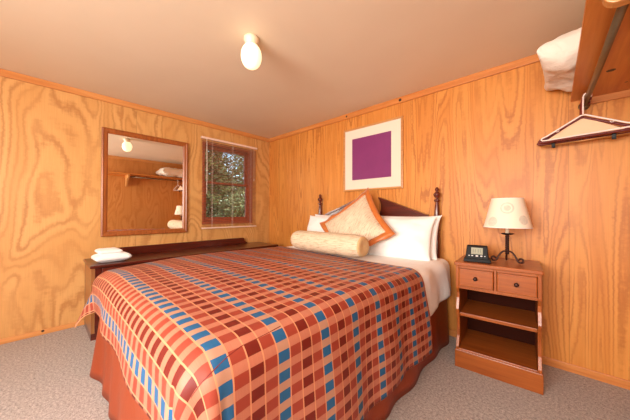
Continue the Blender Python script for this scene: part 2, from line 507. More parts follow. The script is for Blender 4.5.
# ------------------------------------------------------------------ yard outside
gr = box('yard_ground', (-14, -9, -.5), (-.13, 9, -.35), M['grass']); struct(gr)
def shrub(name, c, rx, ry, rz, nl, lm, label, trunk=None, s=.05, rnd=1):
    rg = random.Random(rnd)
    root = empty(name, (c[0], c[1], -.35))
    bm = bmesh.new()
    for _ in range(nl):
        while True:
            p = Vector((rg.uniform(-1, 1), rg.uniform(-1, 1), rg.uniform(-1, 1)))
            if .35 < p.length < 1: break
        nn = noise.noise(p * 2.5 + Vector(c))
        p = Vector((p.x * rx, p.y * ry, p.z * rz)) * (1 + .35 * nn)
        p.z += c[2] + .35
        d = Vector((rg.gauss(0, 1), rg.gauss(0, 1), rg.gauss(-.2, .6))).normalized()
        e = d.cross(Vector((rg.random(), rg.random(), rg.random()))).normalized()
        f = d.cross(e) * s * .12
        L = s * rg.uniform(.7, 1.4)
        q = [p, p + d * L * .5 + e * L * .28 + f, p + d * L, p + d * L * .5 - e * L * .28 + f]
        bm.faces.new([bm.verts.new(x) for x in q])
    me = bpy.data.meshes.new('foliage'); bm.to_mesh(me); bm.free(); me.materials.append(lm)
    o = bpy.data.objects.new('foliage', me); col.objects.link(o); o.parent = root
    m = MB()
    top = c[2] + .35
    if trunk:
        m.tube([(0, 0, 0), (.03, .02, top * .5), (0, .05, top)], [trunk, trunk * .8, trunk * .5], 10)
    else:
        for k in range(4):
            a = k * 1.6
            m.tube([(0, 0, 0), (.1 * math.cos(a), .1 * math.sin(a), top * .6), (.3 * rx * math.cos(a), .3 * ry * math.sin(a), top + .2)], [.02, .014, .006], 6)
    m.build('trunk' if trunk else 'stem', M['bark'], root, smooth=True)
    tag(root, label, 'tree' if trunk else 'shrub', 'greenery outside the window')
    return root
shrub('leafy_tree', (-5.2, .6, 2.6), 1.2, 1.5, 1.5, 9000, M['leaf1'], 'dark leafy tree filling the upper window panes', .12, .13, 1)
shrub('leafy_tree', (-7.8, 5.4, 2.2), 2.0, 2.6, 2.4, 9000, M['leaf2'], 'lighter green tree seen at the right of the window', .15, .17, 5)
shrub('leafy_shrub', (-3.6, -.5, .7), .7, .8, .75, 6000, M['leaf2'], 'olive shrub low behind the right of the lower window pane', None, .09, 2)
shrub('leafy_shrub', (-3.2, 1.3, .8), .6, .7, .8, 6000, M['leaf2'], 'olive shrub at the far right of the lower window pane', None, .09, 3)
shrub('leafy_shrub', (-12.5, .6, 1.8), 1.6, 6.0, 3.8, 26000, M['leaf1'], 'dark hedge bush far behind the other greenery outside', None, .3, 4)
# pale rock
bm = bmesh.new(); bmesh.ops.create_icosphere(bm, subdivisions=3, radius=.3)
for v in bm.verts:
    v.co *= 1 + .35 * noise.noise(v.co * 4); v.co.z *= .8
me = bpy.data.meshes.new('boulder'); bm.to_mesh(me); bm.free(); me.materials.append(M['rock'])
o = bpy.data.objects.new('boulder', me); col.objects.link(o); o.location = (-2.0, -.32, .65 - .25)
o.location.z = -.16; o.scale = (1, 1, 1)
tag(o, 'pale boulder on the ground outside the lower left window pane', 'rock')

# ------------------------------------------------------------------ wall mirror
my0, my1, mz0, mz1 = -2.207, -1.337, .89, 2.056
mr = empty('wall_mirror', (0, (my0 + my1) / 2, mz0))
tag(mr, 'rectangular wall mirror in a dark brown wooden frame above the long dresser', 'mirror')
hw, hh, fw = (my1 - my0) / 2, mz1 - mz0, .055
prof = [(.001, 0), (.026, 0), (.030, .012), (.024, .022), (.022, .04), (.012, fw), (.001, fw)]
prof = [(d + .006, i) for d, i in prof]  # depth x, inward
m = MB()
def frame_bar(m, L, vertical):
    pass
def framed(parent, name, mat_v, mat_h, hw, hh, prof, fw):
    # four mitred rails from one profile; returns one mesh
    bm = bmesh.new()
    cs = [(-hw, 0, 1, 1), (hw, 0, -1, 1), (hw, hh, -1, -1), (-hw, hh, 1, -1)]
    rings = []
    for (cy, cz, sy, sz) in cs:
        rings.append([bm.verts.new((d, cy + sy * i, cz + sz * i)) for d, i in prof])
    for k in range(4):
        A, B = rings[k], rings[(k + 1) % 4]
        for j in range(len(prof)):
            jn = (j + 1) % len(prof)
            bm.faces.new((A[j], A[jn], B[jn], B[j]))
    mb = MB(); mb.bm.free(); mb.bm = bm
    return mb.build(name, mat_v, parent)
mr.location.x = .0; mr.rotation_euler = (0, R(.35), R(-.12))
framed(mr, 'frame', M['mirrorwood_v'], None, hw, hh, prof, fw)
box('mirror_glass', (.009, -hw + fw - .004, fw - .004), (.015, hw - fw + .004, hh - fw + .004), M['mirror'], mr)

# ------------------------------------------------------------------ picture
ax0, ax1, az0, az1 = 1.577, 2.356, 1.418, 2.19
ar = empty('framed_picture', ((ax0 + ax1) / 2, 0, az0))
tag(ar, 'framed picture of a plain purple square on a white mat above the bed', 'picture')
hw, hh, fw = (ax1 - ax0) / 2, az1 - az0, .02
bm = bmesh.new()
prof2 = [(.001, 0), (.024, 0), (.026, .006), (.022, fw), (.001, fw)]
rings = []
for (cx, cz, sx, sz) in [(-hw, 0, 1, 1), (hw, 0, -1, 1), (hw, hh, -1, -1), (-hw, hh, 1, -1)]:
    rings.append([bm.verts.new((cx + sx * i, -d, cz + sz * i)) for d, i in prof2])
for k in range(4):
    A, B = rings[k], rings[(k + 1) % 4]
    for j in range(len(prof2)):
        jn = (j + 1) % len(prof2)
        bm.faces.new((A[j], A[jn], B[jn], B[j]))
mb = MB(); mb.bm.free(); mb.bm = bm
mb.build('frame', M['artframe'], ar)
cxa = (ax0 + ax1) / 2
px0, px1, pz0, pz1 = 1.702 - cxa, 2.221 - cxa, 1.552 - az0, 2.06 - az0
mm = MB()
mm.box((-hw + fw, -.012, fw), (px0, -.002, hh - fw)); mm.box((px1, -.012, fw), (hw - fw, -.002, hh - fw))
mm.box((px0, -.012, fw), (px1, -.002, pz0)); mm.box((px0, -.012, pz1), (px1, -.002, hh - fw))
mm.build('mat_board', M['mat_board'], ar)
pr = box('print', (px0, -.010, pz0), (px1, -.002, pz1), M['print'], ar)
M['print'].node_tree  # object space of the print shares the picture's origin

# ------------------------------------------------------------------ dresser along the left wall
dy0, dy1, dx1, dz = -2.33, -.24, .52, .675
dr = empty('long_dresser', (.015, (dy0 + dy1) / 2, 0))
tag(dr, 'long low dark mahogany dresser along the wall under mirror and window', 'dresser')
L2 = (dy1 - dy0) / 2; D = dx1 - .015
box('top', (0, -L2 - .012, dz - .028), (D + .015, L2 + .012, dz), M['mahog'], dr, .006)
box('side_panel', (0, -L2, .06), (D - .02, -L2 + .025, dz - .028), M['dresser_lit'], dr)
tag(dr.children[-1], 'end panel, lit side painted lighter brown')
box('side_panel', (0, L2 - .025, .06), (D - .02, L2, dz - .028), M['mahog'], dr)
box('back_panel', (0, -L2 + .025, .06), (.012, L2 - .025, dz - .028), M['mahog'], dr)
box('plinth', (.01, -L2, 0), (D - .025, L2, .06), M['mahog'], dr)
m = MB()
m.box((D - .035, -L2 + .025, .06), (D - .01, -L2 + .07, dz - .028)); m.box((D - .035, L2 - .07, .06), (D - .01, L2 - .025, dz - .028))
m.box((D - .035, -.02, .06), (D - .01, .02, dz - .028)); m.box((D - .035, -L2 + .07, .06), (D - .01, -.02, .08)); m.box((D - .035, .02, .06), (D - .01, L2 - .07, .08))
m.build('face_frame', M['mahog'], dr)
for s0, s1 in ((-L2 + .075, -.025), (.025, L2 - .075)):
    for k in range(3):
        z0 = .085 + k * .188
        d = box('drawer', (D - .04, s0, z0), (D, s1, z0 + .180), M['mahog'], dr, .004)
        for f in (.25, .75):
            MB().lathe([(.005, 0), (.006, .012), (.014, .018), (.012, .028), (.004, .031)], (D, s0 + (s1 - s0) * f, z0 + .09), 12, 'x').build('knob', M['brass'], d, smooth=True)
# raised back gallery with shaped ends
g0, g1 = -2.12, -.44
yc = (dy0 + dy1) / 2
pts = [(g0 - yc, dz)]
for k in range(6):
    a = k / 5 * PI / 2
    pts.append((g0 - yc + .012 + .05 * math.sin(a) * .9, dz + .02 + .062 * (1 - math.cos(a))))
pts += [(g0 - yc + .08, dz + .088)]
pts += [(g1 - yc - .08, dz + .088)]
for k in range(6):
    a = PI / 2 - k / 5 * PI / 2
    pts.append((g1 - yc - .012 - .05 * math.sin(a) * .9, dz + .02 + .062 * (1 - math.cos(a))))
pts.append((g1 - yc, dz))
MB().prism(pts, 0, .0, .022).build('back_gallery', M['mahog'], dr, .003)

# folded towel on the dresser
def towel():
    root = empty('folded_towel', (.40, -2.17, dz + .001), R(3))
    tag(root, 'folded white towel on the left end of the long dresser', 'towel')
    def slab(name, x0, x1, y0, y1, z0, z1, sd):
        bm = bmesh.new()
        bmesh.ops.create_cube(bm, size=1)
        bmesh.ops.subdivide_edges(bm, edges=bm.edges[:], cuts=9, use_grid_fill=True)
        c = Vector(((x0 + x1) / 2, (y0 + y1) / 2, (z0 + z1) / 2)); hs = Vector(((x1 - x0) / 2, (y1 - y0) / 2, (z1 - z0) / 2))
        for v in bm.verts:
            p = v.co * 2
            # round the vertical edges and fold
            q = Vector((p.x, p.y, p.z))
            rr = (abs(p.z) ** 2.5) * .12
            q.x *= 1 - rr * (hs.z / hs.x) * 6; q.y *= 1 - rr * (hs.z / hs.y) * 6
            e = max(abs(p.x), abs(p.y)) ** 6
            q.z *= 1 - .3 * e
            nn = noise.noise(Vector((p.x * 1.3 + sd, p.y * 1.6, p.z))) * .12
            v.co = Vector((c.x + q.x * hs.x, c.y + q.y * hs.y, c.z + (q.z + (nn if p.z > 0 else 0)) * hs.z))
        mb = MB(); mb.bm.free(); mb.bm = bm
        return mb.build(name, M['towel'], root, smooth=True)
    slab('towel_fold', -.12, .085, -.135, .14, 0, .09, 1)
    slab('towel_fold', -.115, .07, -.11, .07, .078, .128, 8)
towel()

# ------------------------------------------------------------------ bed
XL, XR, YF, YH, ZT = 1.08, 2.84, -2.385, -.09, .755
bed = empty('bed', ((XL + XR) / 2, (YF + YH) / 2, 0))
tag(bed, 'queen bed with turned dark headboard posts and a burnt orange bed skirt', 'bed')
bc = Vector(((XL + XR) / 2, (YF + YH) / 2, 0))
def L3(p): return Vector(p) - bc
def soft_box(name, a, b, r, m, parent):
    return MB().box(L3(a), L3(b)).build(name, m, parent, r, seg=5)
box('bed_frame', L3((XL + .08, YF + .1, .10)), L3((XR - .08, YH, .15)), M['mahog_x'], bed)
for x in (XL + .12, XR - .17):
    for y in (YF + .15, YH - .1):
        box('bed_foot', L3((x, y, 0)), L3((x + .05, y + .05, .10)), M['mahog_v'], bed)
soft_box('box_spring', (XL + .06, YF + .07, .15), (XR - .06, YH - .0, .40), .02, M['mattress'], bed)
soft_box('mattress', (XL + .03, YF + .035, .40), (XR - .04, YH + .01, ZT - .05), .07, M['mattress'], bed)
# bed skirt: pleated wall of cloth round left side, foot and right side
def skirt():
    bm = bmesh.new()
    x0, x1, y0, y1 = XL + .035, XR - .03, YF + .045, YH - .02
    path = []
    def seg(a, b, n):
        for i in range(n): path.append((Vector(a).lerp(Vector(b), i / n)))
    seg((x0, y1, 0), (x0, y0, 0), 90); seg((x0, y0, 0), (x1, y0, 0), 80); seg((x1, y0, 0), (x1, y1, 0), 100); path.append(Vector((x1, y1, 0)))
    rows = 8
    ctr = Vector(((x0 + x1) / 2, (y0 + y1) / 2, 0))
    grid = []
    for i, p in enumerate(path):
        if i < 90: nrm = Vector((-1, 0, 0)); al = -p.y
        elif i < 170: nrm = Vector((0, -1, 0)); al = p.x
        else: nrm = Vector((1, 0, 0)); al = p.y
        if i in (90,): nrm = Vector((-.7, -.7, 0))
        if i in (170,): nrm = Vector((.7, -.7, 0))
        colv = []
        for j in range(rows + 1):
            f = j / rows
            z = .42 * (1 - f) + .004
            w = .010 * f * math.sin(al * 19 + 1.5 * math.sin(al * 4)) + .014 * f * noise.noise(Vector((al * 3, f, i * .001)))
            # deep pleat at the middle and near corners
            flare = .022 * f
            cd = min(abs(i - 90), abs(i - 170))
            ext = .03 * f * math.exp(-(cd / 5.0) ** 2)
            q = p + nrm * (w + flare + ext); q.z = z
            colv.append(bm.verts.new(q - bc))
        grid.append(colv)
    for A, B in zip(grid[:-1], grid[1:]):
        for j in range(rows):
            bm.faces.new((A[j], A[j + 1], B[j + 1], B[j]))
    mb = MB(); mb.bm.free(); mb.bm = bm
    o = mb.build('bed_skirt', M['skirt'], bed, smooth=True)
    sd = o.modifiers.new('thick', 'SOLIDIFY'); sd.thickness = .004; sd.offset = 0
    return o
skirt()
# headboard
hb = MB()
hx0, hx1, hy = 1.245, 2.705, -.055
xm = (hx0 + hx1) / 2
hb.box((hx0 - bc.x, hy - .014 - bc.y, .35), (hx1 - bc.x, hy + .014 - bc.y, 1.09))
hbo = hb.build('headboard', M['mahog_x'], bed, .003)
def scroll_end(sx):
    # one half of the broken pediment: slopes up from the post, ends in a hollow curve
    P = [(hx1 - .085, 1.10), (hx1 - .085, 1.128), (xm + .135, 1.322), (xm + .125, 1.318)]
    for k in range(1, 8):
        f = k / 8
        P.append((xm + .125 + .026 * math.sin(f * PI), 1.318 - .2 * f))
    P.append((xm + .135, 1.10))
    return [((x - xm) * sx + xm - bc.x, z) for x, z in P]
for sx in (1, -1):
    MB().prism(scroll_end(sx), 1, hy - .016 - bc.y, hy + .014 - bc.y).build('pediment', M['mahog_x'], hbo, .003)
    e0, e1 = (hx1 - .08, 1.126), (xm + .13, 1.322)
    pts = [(e0[0], e0[1] - .014), (e1[0], e1[1] - .016), (e1[0] - .006, e1[1] + .006), (e0[0] + .006, e0[1] + .006)]
    MB().prism([((x - xm) * sx + xm - bc.x, z) for x, z in pts], 1, hy - .030 - bc.y, hy + .02 - bc.y).build('pediment_molding', M['mahog_x'], hbo, .002)
m = MB()
m.box((hx0 - bc.x, hy - .028 - bc.y, 1.07), (hx1 - bc.x, hy + .018 - bc.y, 1.10))
m.build('headboard_rail', M['mahog_x'], hbo, .003)
post_prof = [(.026, .001), (.026, .35), (.022, .40), (.027, .42), (.022, .45), (.026, .70), (.026, .98), (.020, .995), (.028, 1.01), (.022, 1.025),
             (.024, 1.05), (.024, 1.16), (.019, 1.25), (.015, 1.272), (.015, 1.28), (.026, 1.288), (.029, 1.296), (.026, 1.304), (.014, 1.31),
             (.014, 1.32), (.024, 1.33), (.032, 1.345), (.033, 1.355), (.026, 1.368), (.013, 1.378), (.012, 1.386), (.019, 1.394), (.020, 1.402), (.013, 1.414), (.004, 1.424), (.001, 1.427)]
for x in (1.21, 2.712):
    MB().lathe([(r_, z_ - (.022 if z_ > .9 else 0)) for r_, z_ in post_prof], (x - bc.x, hy - bc.y, 0), 20).build('headboard_post', M['mahog_v'], hbo, smooth=True)

# draped cloth surface --------------------------------------------------
def outdown(a, r, flare):
    # rolled edge then hanging: returns outward offset and drop for overhang a
    q = PI / 2 * r
    if a <= 0: return a, 0
    if a < q: return r * math.sin(a / r), r * (1 - math.cos(a / r))
    return r + (a - q) * flare, r + (a - q)

def drape(name, s0, s1, t0, t1, xl, xr, yf, zt, r, fun, mat, ns=110, nt=120, thick=.004, uvo=(0, 0)):
    """s: metres across (x), t: y running from the head edge (high) to beyond the foot."""
    bm = bmesh.new(); uvl = bm.loops.layers.uv.new('UVMap')
    grid = []
    for i in range(ns + 1):
        rowv = []
        s = s0 + (s1 - s0) * i / ns
        for j in range(nt + 1):
            t = t0 + (t1 - t0) * j / nt
            rowv.append((bm.verts.new(fun(s, t)), s, t))
        grid.append(rowv)
    for i in range(ns):
        for j in range(nt):
            q = [grid[i][j], grid[i + 1][j], grid[i + 1][j + 1], grid[i][j + 1]]
            f = bm.faces.new([x[0] for x in q]); f.smooth = True
            for lp, x in zip(f.loops, q):
                lp[uvl].uv = (x[1] + uvo[0], -x[2] + uvo[1])
    me = bpy.data.meshes.new(name); bm.to_mesh(me); bm.free(); me.materials.append(mat)
    o = bpy.data.objects.new(name, me); col.objects.link(o)
    if thick:
        sd = o.modifiers.new('thick', 'SOLIDIFY'); sd.thickness = thick; sd.offset = -1
    return o

RAD = .10
def spread_pt(s, t):
    # s = x on the flat bed (extends past the edges), t = y (extends below YF)
    xl, xr, yf = XL + RAD - .01, XR + .008 - RAD, YF - .008 + RAD
    ax = s - xr if s > xr else (xl - s if s < xl else 0)
    sx = 1 if s > xr else -1
    by = yf - t if t < yf else 0
    z = ZT + .006
    # crown and soft undulation of the quilted top
    cx = (min(max(s, xl), xr) - (XL + XR) / 2) / ((XR - XL) / 2)
    cy = (min(max(t, yf), 0) - (YF - .6) / 2) / 1.0
    kk = min(1, max(0, (-t - .65) / .9)); kk = kk * kk * (3 - 2 * kk)
    z += .020 * (1 - cx ** 2) * kk - .016 * (1 - kk) - .02 * max(0, (-t - 1.9) / .5) ** 2 * (1 if by == 0 else 1) * .6
    z += .006 * noise.noise(Vector((s * 2.3, t * 2.3, 1))) * 1.2
    kx = max(0, (XL + .55 - s) / .55); ky = max(0, (-t - 1.75) / .6)
    z -= .034 * min(1, kx) ** 1.5 * min(1, ky)
    if ax > 0 and by > 0:
        rho = (ax ** 2.6 + by ** 2.6) ** (1 / 2.6)
        th = math.atan2(by, ax)
        left = sx < 0
        cf = math.sin(2 * th)
        fl = .03 + (.24 if left else .10) * cf ** 2
        o, d = outdown(rho, RAD, fl)
        # left corner sticks out to the foot side
        th2 = th
        x = (xr if sx > 0 else xl) + sx * o * math.cos(th2)
        y = yf - o * math.sin(th2)
        w = 0
        if not left:
            w = .02 * math.sin(th * 7) * min(1, d / .4)
        x += sx * w * math.cos(th2); y -= w * math.sin(th2)
        if left:
            hg = min(1.2, max(0, d - .06) / .26)
            k = hg * math.cos(th) ** 1.2
            x -= .07 * k; y -= .085 * hg * math.cos(th) * min(1, math.sin(th) * 2.2 + .25) - .05 * hg * math.sin(th) ** 3; d += .02 * k
        return Vector((x, y, z - d))
    if ax > 0:
        o, d = outdown(ax, RAD, .03)
        hang = min(1, max(0, d - .08) / .3)
        w = .011 * math.sin(t * 13 + .6 * math.sin(t * 5)) * hang + .008 * noise.noise(Vector((t * 6, d * 3, 2))) * hang
        # the head corner of the right drop swings out a little
        fl = .02 * math.exp(-((t + .7) / .15) ** 2) * hang
        x = (xr if sx > 0 else xl) + sx * (o + w + fl + .012 * hang)
        if sx < 0:
            g = math.exp(-((t - yf) / .22) ** 2) * min(1.2, max(0, d - .06) / .26)
            return Vector((x - .07 * g, t - .085 * .25 * g, z - d - .02 * g))
        return Vector((x, t, z - d))
    if by > 0:
        o, d = outdown(by, RAD, .03)
        hang = min(1, max(0, d - .08) / .2)
        w = .010 * math.sin(s * 11 + 1) * hang + .006 * noise.noise(Vector((s * 6, d * 3, 5))) * hang
        inn = .05 * math.exp(-((s - xl) / .28) ** 2) * min(1.2, max(0, d - .06) / .26)
        return Vector((s, yf - o - w - .008 * hang + inn, z - d))
    return Vector((s, t, z))
HEAD = -.68
q = PI / 2 * RAD
S0 = XL + RAD - .01 - q - .19        # left drop
S1 = XR + .008 - RAD + q + .47       # right drop
T1 = YF - .008 + RAD - q - .155      # foot drop
# blue rows are centred on y = -2.275 + k * PER  (uv v = -y + off)
voff = ROW / 2 - 2.292 + PER * 40
def skewed(s, t):
    # the head edge lies a little askew: nearer the foot on the right
    w = max(0, (t - T1) / (HEAD - T1)) ** 2
    k = min(1, max(0, (s - 1.06) / 1.6))
    if s > 2.75: k = 1 - .55 * (s - 2.75) / (S1 - 2.75)
    return spread_pt(s, t - w * .12 * k)
spread = drape('bedspread', S0, S1, HEAD, T1, 0, 0, 0, 0, 0, skewed, M['spread'], 150, 130, .005, (0, voff))
# slight skew of the head edge is carried by the outline
tag(spread, 'red and salmon checked bedspread with rows of blue squares covering the bed', 'bedspread')
def along(f, n): return [f(i / n) for i in range(n + 1)]
e = .002
ed = []
N = 90
for i in range(N): ed.append(skewed(S0, HEAD + (T1 - HEAD) * i / N))
for i in range(N): ed.append(skewed(S0 + (S1 - S0) * i / N, T1))
for i in range(N): ed.append(skewed(S1, T1 + (HEAD - T1) * i / N))
ed.append(skewed(S1, HEAD))
MB().tube(ed, .0042, 8).build('edge_piping', M['piping'], spread, smooth=True)
xr_, yf_ = XR + .008 - RAD, YF - .008 + RAD
sm = []
def seam_pt(x, y):
    return skewed(x, y) + Vector((.002, -.002, .003))
key = [(2.806, -2.04), (2.81, -2.09), (2.813, -2.15), (2.814, -2.21), (2.825, -2.26), (2.84, -2.308), (2.85, -2.342), (2.856, -2.382), (2.855, -2.427), (2.845, -2.467), (2.833, -2.50), (2.82, -2.53)]
for (x0_, y0_), (x1_, y1_) in zip(key[:-1], key[1:]):
    for i in range(6):
        f = i / 6
        sm.append(seam_pt(x0_ + (x1_ - x0_) * f, y0_ + (y1_ - y0_) * f))
MB().tube(sm, .002, 6).build('corner_seam', M['seam'], spread, smooth=True)

# white sheet over the head of the mattress, hanging on the right side
def sheet_pt(s, t):
    r = .07
    xl, xr = XL + .03 + r - .006, XR - .012 - r
    z = ZT - .034 + .004 * noise.noise(Vector((s * 5, t * 5, 3)))
    ax = s - xr if s > xr else (xl - s if s < xl else 0)
    sx = 1 if s > xr else -1
    z += .004
    if t > -.16:  z -= .0
    if ax > 0:
        o, d = outdown(ax, r, .0)
        hang = min(1, max(0, d - .05) / .2)
        w = .0
        if sx > 0:
            w = (.026 * abs(math.sin(t * 9 + .5)) ** 1.5 + .018 * noise.noise(Vector((t * 9, d * 2, 7)))) * hang
        return Vector(((xr if sx > 0 else xl) + sx * (o + w), t, z - d))
    return Vector((s, t, z))
rs = .07; qs = PI / 2 * rs
def sheet_fun(s, t):
    # hem of the right drop rises towards the head
    xr = XR - .012 - rs
    if s > xr:
        full = S_R - xr
        k = (.36 + .12 * min(1, max(0, (-t - .08) / .62))) / .48
        s = xr + (s - xr) * ((qs + (full - qs) * k * .9) / full if True else 1)
    return sheet_pt(s, t)
S_R = XR - .012 - rs + qs + .30
S_L = XL + .03 + rs - .006 - qs - .22
sheet = drape('bed_sheet', S_L, S_R, -.085, -1.05, 0, 0, 0, 0, 0, sheet_fun, M['linen'], 110, 60, .003)
tag(sheet, 'white bed sheet hanging over the mattress edge beside the nightstand', 'sheet')
# folded-back top sheet layer
def fold_fun(s, t):
    p = sheet_fun(s, t)
    xr = XR - .012 - rs
    if s > xr: p.x += .012 + .010 * math.sin(t * 16)
    else: p.z += .008
    if s < XL + .1: p.x -= .006
    return p
fold = drape('turned_down_sheet', S_L + .02, S_R - .0, -.22, -.98, 0, 0, 0, 0, 0, fold_fun, M['linen'], 110, 50, .003)
fold.parent = sheet

# ------------------------------------------------------------------ pillows
def pillow_mesh(name, w, h, th, mat, n=34, pinch=.05, pw=3.0, wr=.012, seed=0, ears=0.0, parent=None, matrix=None, power=.5):
    bm = bmesh.new(); uvl = bm.loops.layers.uv.new('UVMap')
    def pt(u, v, side):
        ex = (max(0, 1 - abs(u) ** pw) * max(0, 1 - abs(v) ** pw)) ** power
        x = w / 2 * u * (1 - pinch * (1 - v * v)) ; y = h / 2 * v * (1 - pinch * (1 - u * u))
        r2 = (abs(u) * abs(v)) ** 6
        x *= 1 + ears * r2; y *= 1 + ears * r2
        z = side * th / 2 * ex
        nz = noise.noise(Vector((u * 2.2 + seed, v * 2.2, side * 3))) * wr * 1.6 + noise.noise(Vector((u * 6 + seed, v * 6, side))) * wr * .6
        z += nz * min(1, ex * 1.4)
        return Vector((x, y, z))
    top = {}; bot = {}
    for i in range(n + 1):
        for j in range(n + 1):
            # denser towards the rim
            u = math.sin((i / n * 2 - 1) * PI / 2); v = math.sin((j / n * 2 - 1) * PI / 2)
            edge = i in (0, n) or j in (0, n)
            vt = bm.verts.new(pt(u, v, 1))
            top[i, j] = (vt, u, v)
            bot[i, j] = (vt, u, v) if edge else (bm.verts.new(pt(u, v, -1)), u, v)
    for i in range(n):
        for j in range(n):
            for G, fl in ((top, 0), (bot, 1)):
                q = [G[i, j], G[i + 1, j], G[i + 1, j + 1], G[i, j + 1]]
                if fl: q = q[::-1]
                f = bm.faces.new([x[0] for x in q]); f.smooth = True
                for lp, x in zip(f.loops, q): lp[uvl].uv = (x[1] * w / 2, x[2] * h / 2)
    if matrix: bmesh.ops.transform(bm, matrix=matrix, verts=bm.verts[:])
    me = bpy.data.meshes.new(name); bm.to_mesh(me); bm.free(); me.materials.append(mat)
    o = bpy.data.objects.new(name, me); col.objects.link(o)
    if parent: o.parent = parent
    return o
def lean(o, loc, tilt, yaw=0, roll=0):
    # roll in the pillow's own plane, tilt back from lying flat, yaw about z
    o.matrix_world = Matrix.Translation(loc) @ Matrix.Rotation(yaw, 4, 'Z') @ Matrix.Rotation(tilt, 4, 'X') @ Matrix.Rotation(roll, 4, 'Z')

ZS = ZT + .0
pl = []
for (x, y, z, yaw, tl, lab, sd, w_) in (
        (1.545, -.165, .165, 0, 76, 'white pillow at the left head of the bed, rear one against the headboard', 1, .72),
        (2.40, -.165, .165, 0, 76, 'white pillow at the right head of the bed, rear one against the headboard', 2, .72),
        (1.54, -.285, .155, R(-2), 70, 'white pillow on the left, in front, behind the cream diamond cushion', 3, .74),
        (2.37, -.285, .155, R(3), 70, 'white pillow on the right, in front, beside the cream diamond cushion', 4, .74)):
    o = pillow_mesh('pillow', w_, .42, .16, M['linen'], seed=sd * 3.1, pinch=.045, ears=.04)
    lean(o, (x, y, ZS + z), R(tl), yaw)
    tag(o, lab, 'pillow', 'white bed pillows')
# diamond cushion with satin border
cu = empty('throw_cushion', (1.99, -.42, .995))
a = .60
CM = Matrix.Rotation(R(-3), 4, 'Z') @ Matrix.Rotation(R(61), 4, 'X') @ Matrix.Rotation(R(41), 4, 'Z')
pillow_mesh('cushion_front', a, a, .17, M['woven'], 34, .11, 3.2, .008, 11, .0, cu, CM, power=.6)
# flat border flange round it
def flange():
    bm = bmesh.new()
    n = 24; rings = [[], [], [], []]
    hi, ho = a / 2 * .955, a / 2 + .052
    def sq(h, k, z, wv):
        side, f = divmod(k / n, 1); side = int(side) % 4
        c = [(-1, -1), (1, -1), (1, 1), (-1, 1)]
        p, q = Vector((*c[side], 0)), Vector((*c[(side + 1) % 4], 0))
        v = p.lerp(q, f); m_ = 4 * f * (1 - f)
        v = v * h * (1 - .105 * m_)
        v.z = z + wv * noise.noise(Vector((v.x * 9, v.y * 9, 0)))
        return v
    for k in range(4 * n):
        rings[0].append(bm.verts.new(sq(hi, k, .016, .0))); rings[1].append(bm.verts.new(sq(ho, k, .006, .03)))
        rings[2].append(bm.verts.new(sq(ho, k, -.003, .03))); rings[3].append(bm.verts.new(sq(hi, k, -.012, .0)))
    K = 4 * n
    for k in range(K):
        for r_ in range(4):
            A, B = rings[r_], rings[(r_ + 1) % 4]
            f = bm.faces.new((A[k], A[(k + 1) % K], B[(k + 1) % K], B[k])); f.smooth = r_ in (0, 2)
    bmesh.ops.transform(bm, matrix=CM, verts=bm.verts[:])
    mb = MB(); mb.bm.free(); mb.bm = bm
    return mb.build('border', M['border'], cu)
flange()
for ob in cu.children:      # the lower corner is squashed on the bedding
    for v in ob.data.vertices:
        zf = ZT + .035 - .995
        if v.co.z < zf + .06: v.co.z = zf + .06 * math.exp((v.co.z - zf - .06) / .06)
tag(cu, 'cream square cushion with an orange satin border standing on one corner', 'cushion')

# bolster
def bolster():
    L, r = .85, .102
    root = empty('bolster_pillow', (1.915, -.76, ZT + .002 + r + .006), R(-2))
    tag(root, 'cream cylindrical bolster pillow lying in front of the other pillows', 'pillow')
    bm = bmesh.new(); uvl = bm.loops.layers.uv.new('UVMap')
    n, k = 60, 28
    rings = []
    for i in range(n + 1):
        x = -L / 2 + L * i / n
        e = abs(x) / (L / 2)
        rr = r * (1 - .16 * e ** 14) * (1 + .015 * math.sin(x * 26))
        rings.append([(bm.verts.new((x, rr * math.cos(2 * PI * j / k), rr * math.sin(2 * PI * j / k) * .97)), x, j / k * 2 * PI * r) for j in range(k + 1)])
        for v in rings[-1]: v[0].co += Vector((0, 0, 0))
    for i in range(n):
        for j in range(k):
            q = [rings[i][j], rings[i + 1][j], rings[i + 1][j + 1], rings[i][j + 1]]
            f = bm.faces.new([x[0] for x in q]); f.smooth = True
            for lp, x in zip(f.loops, q): lp[uvl].uv = (x[1], x[2])
    bmesh.ops.remove_doubles(bm, verts=bm.verts[:], dist=1e-5)
    me = bpy.data.meshes.new('bolster_cover'); bm.to_mesh(me); bm.free(); me.materials.append(M['woven_bolster'])
    o = bpy.data.objects.new('bolster_cover', me); col.objects.link(o); o.parent = root
    for s in (-1, 1):
        m = MB()
        m.lathe([(r * .86, 0), (r * .80, s * .012), (r * .5, s * .014), (r * .2, s * .008), (.004, s * .004)], (s * L / 2 * .998, 0, 0), 28, 'x')
        e_ = m.build('end_cap', M['woven_end'], root, smooth=True)
M['woven_end'] = plain('bolster_end', srgb(206, 170, 120), .7, nz=.12, nscale=60)
bolster()

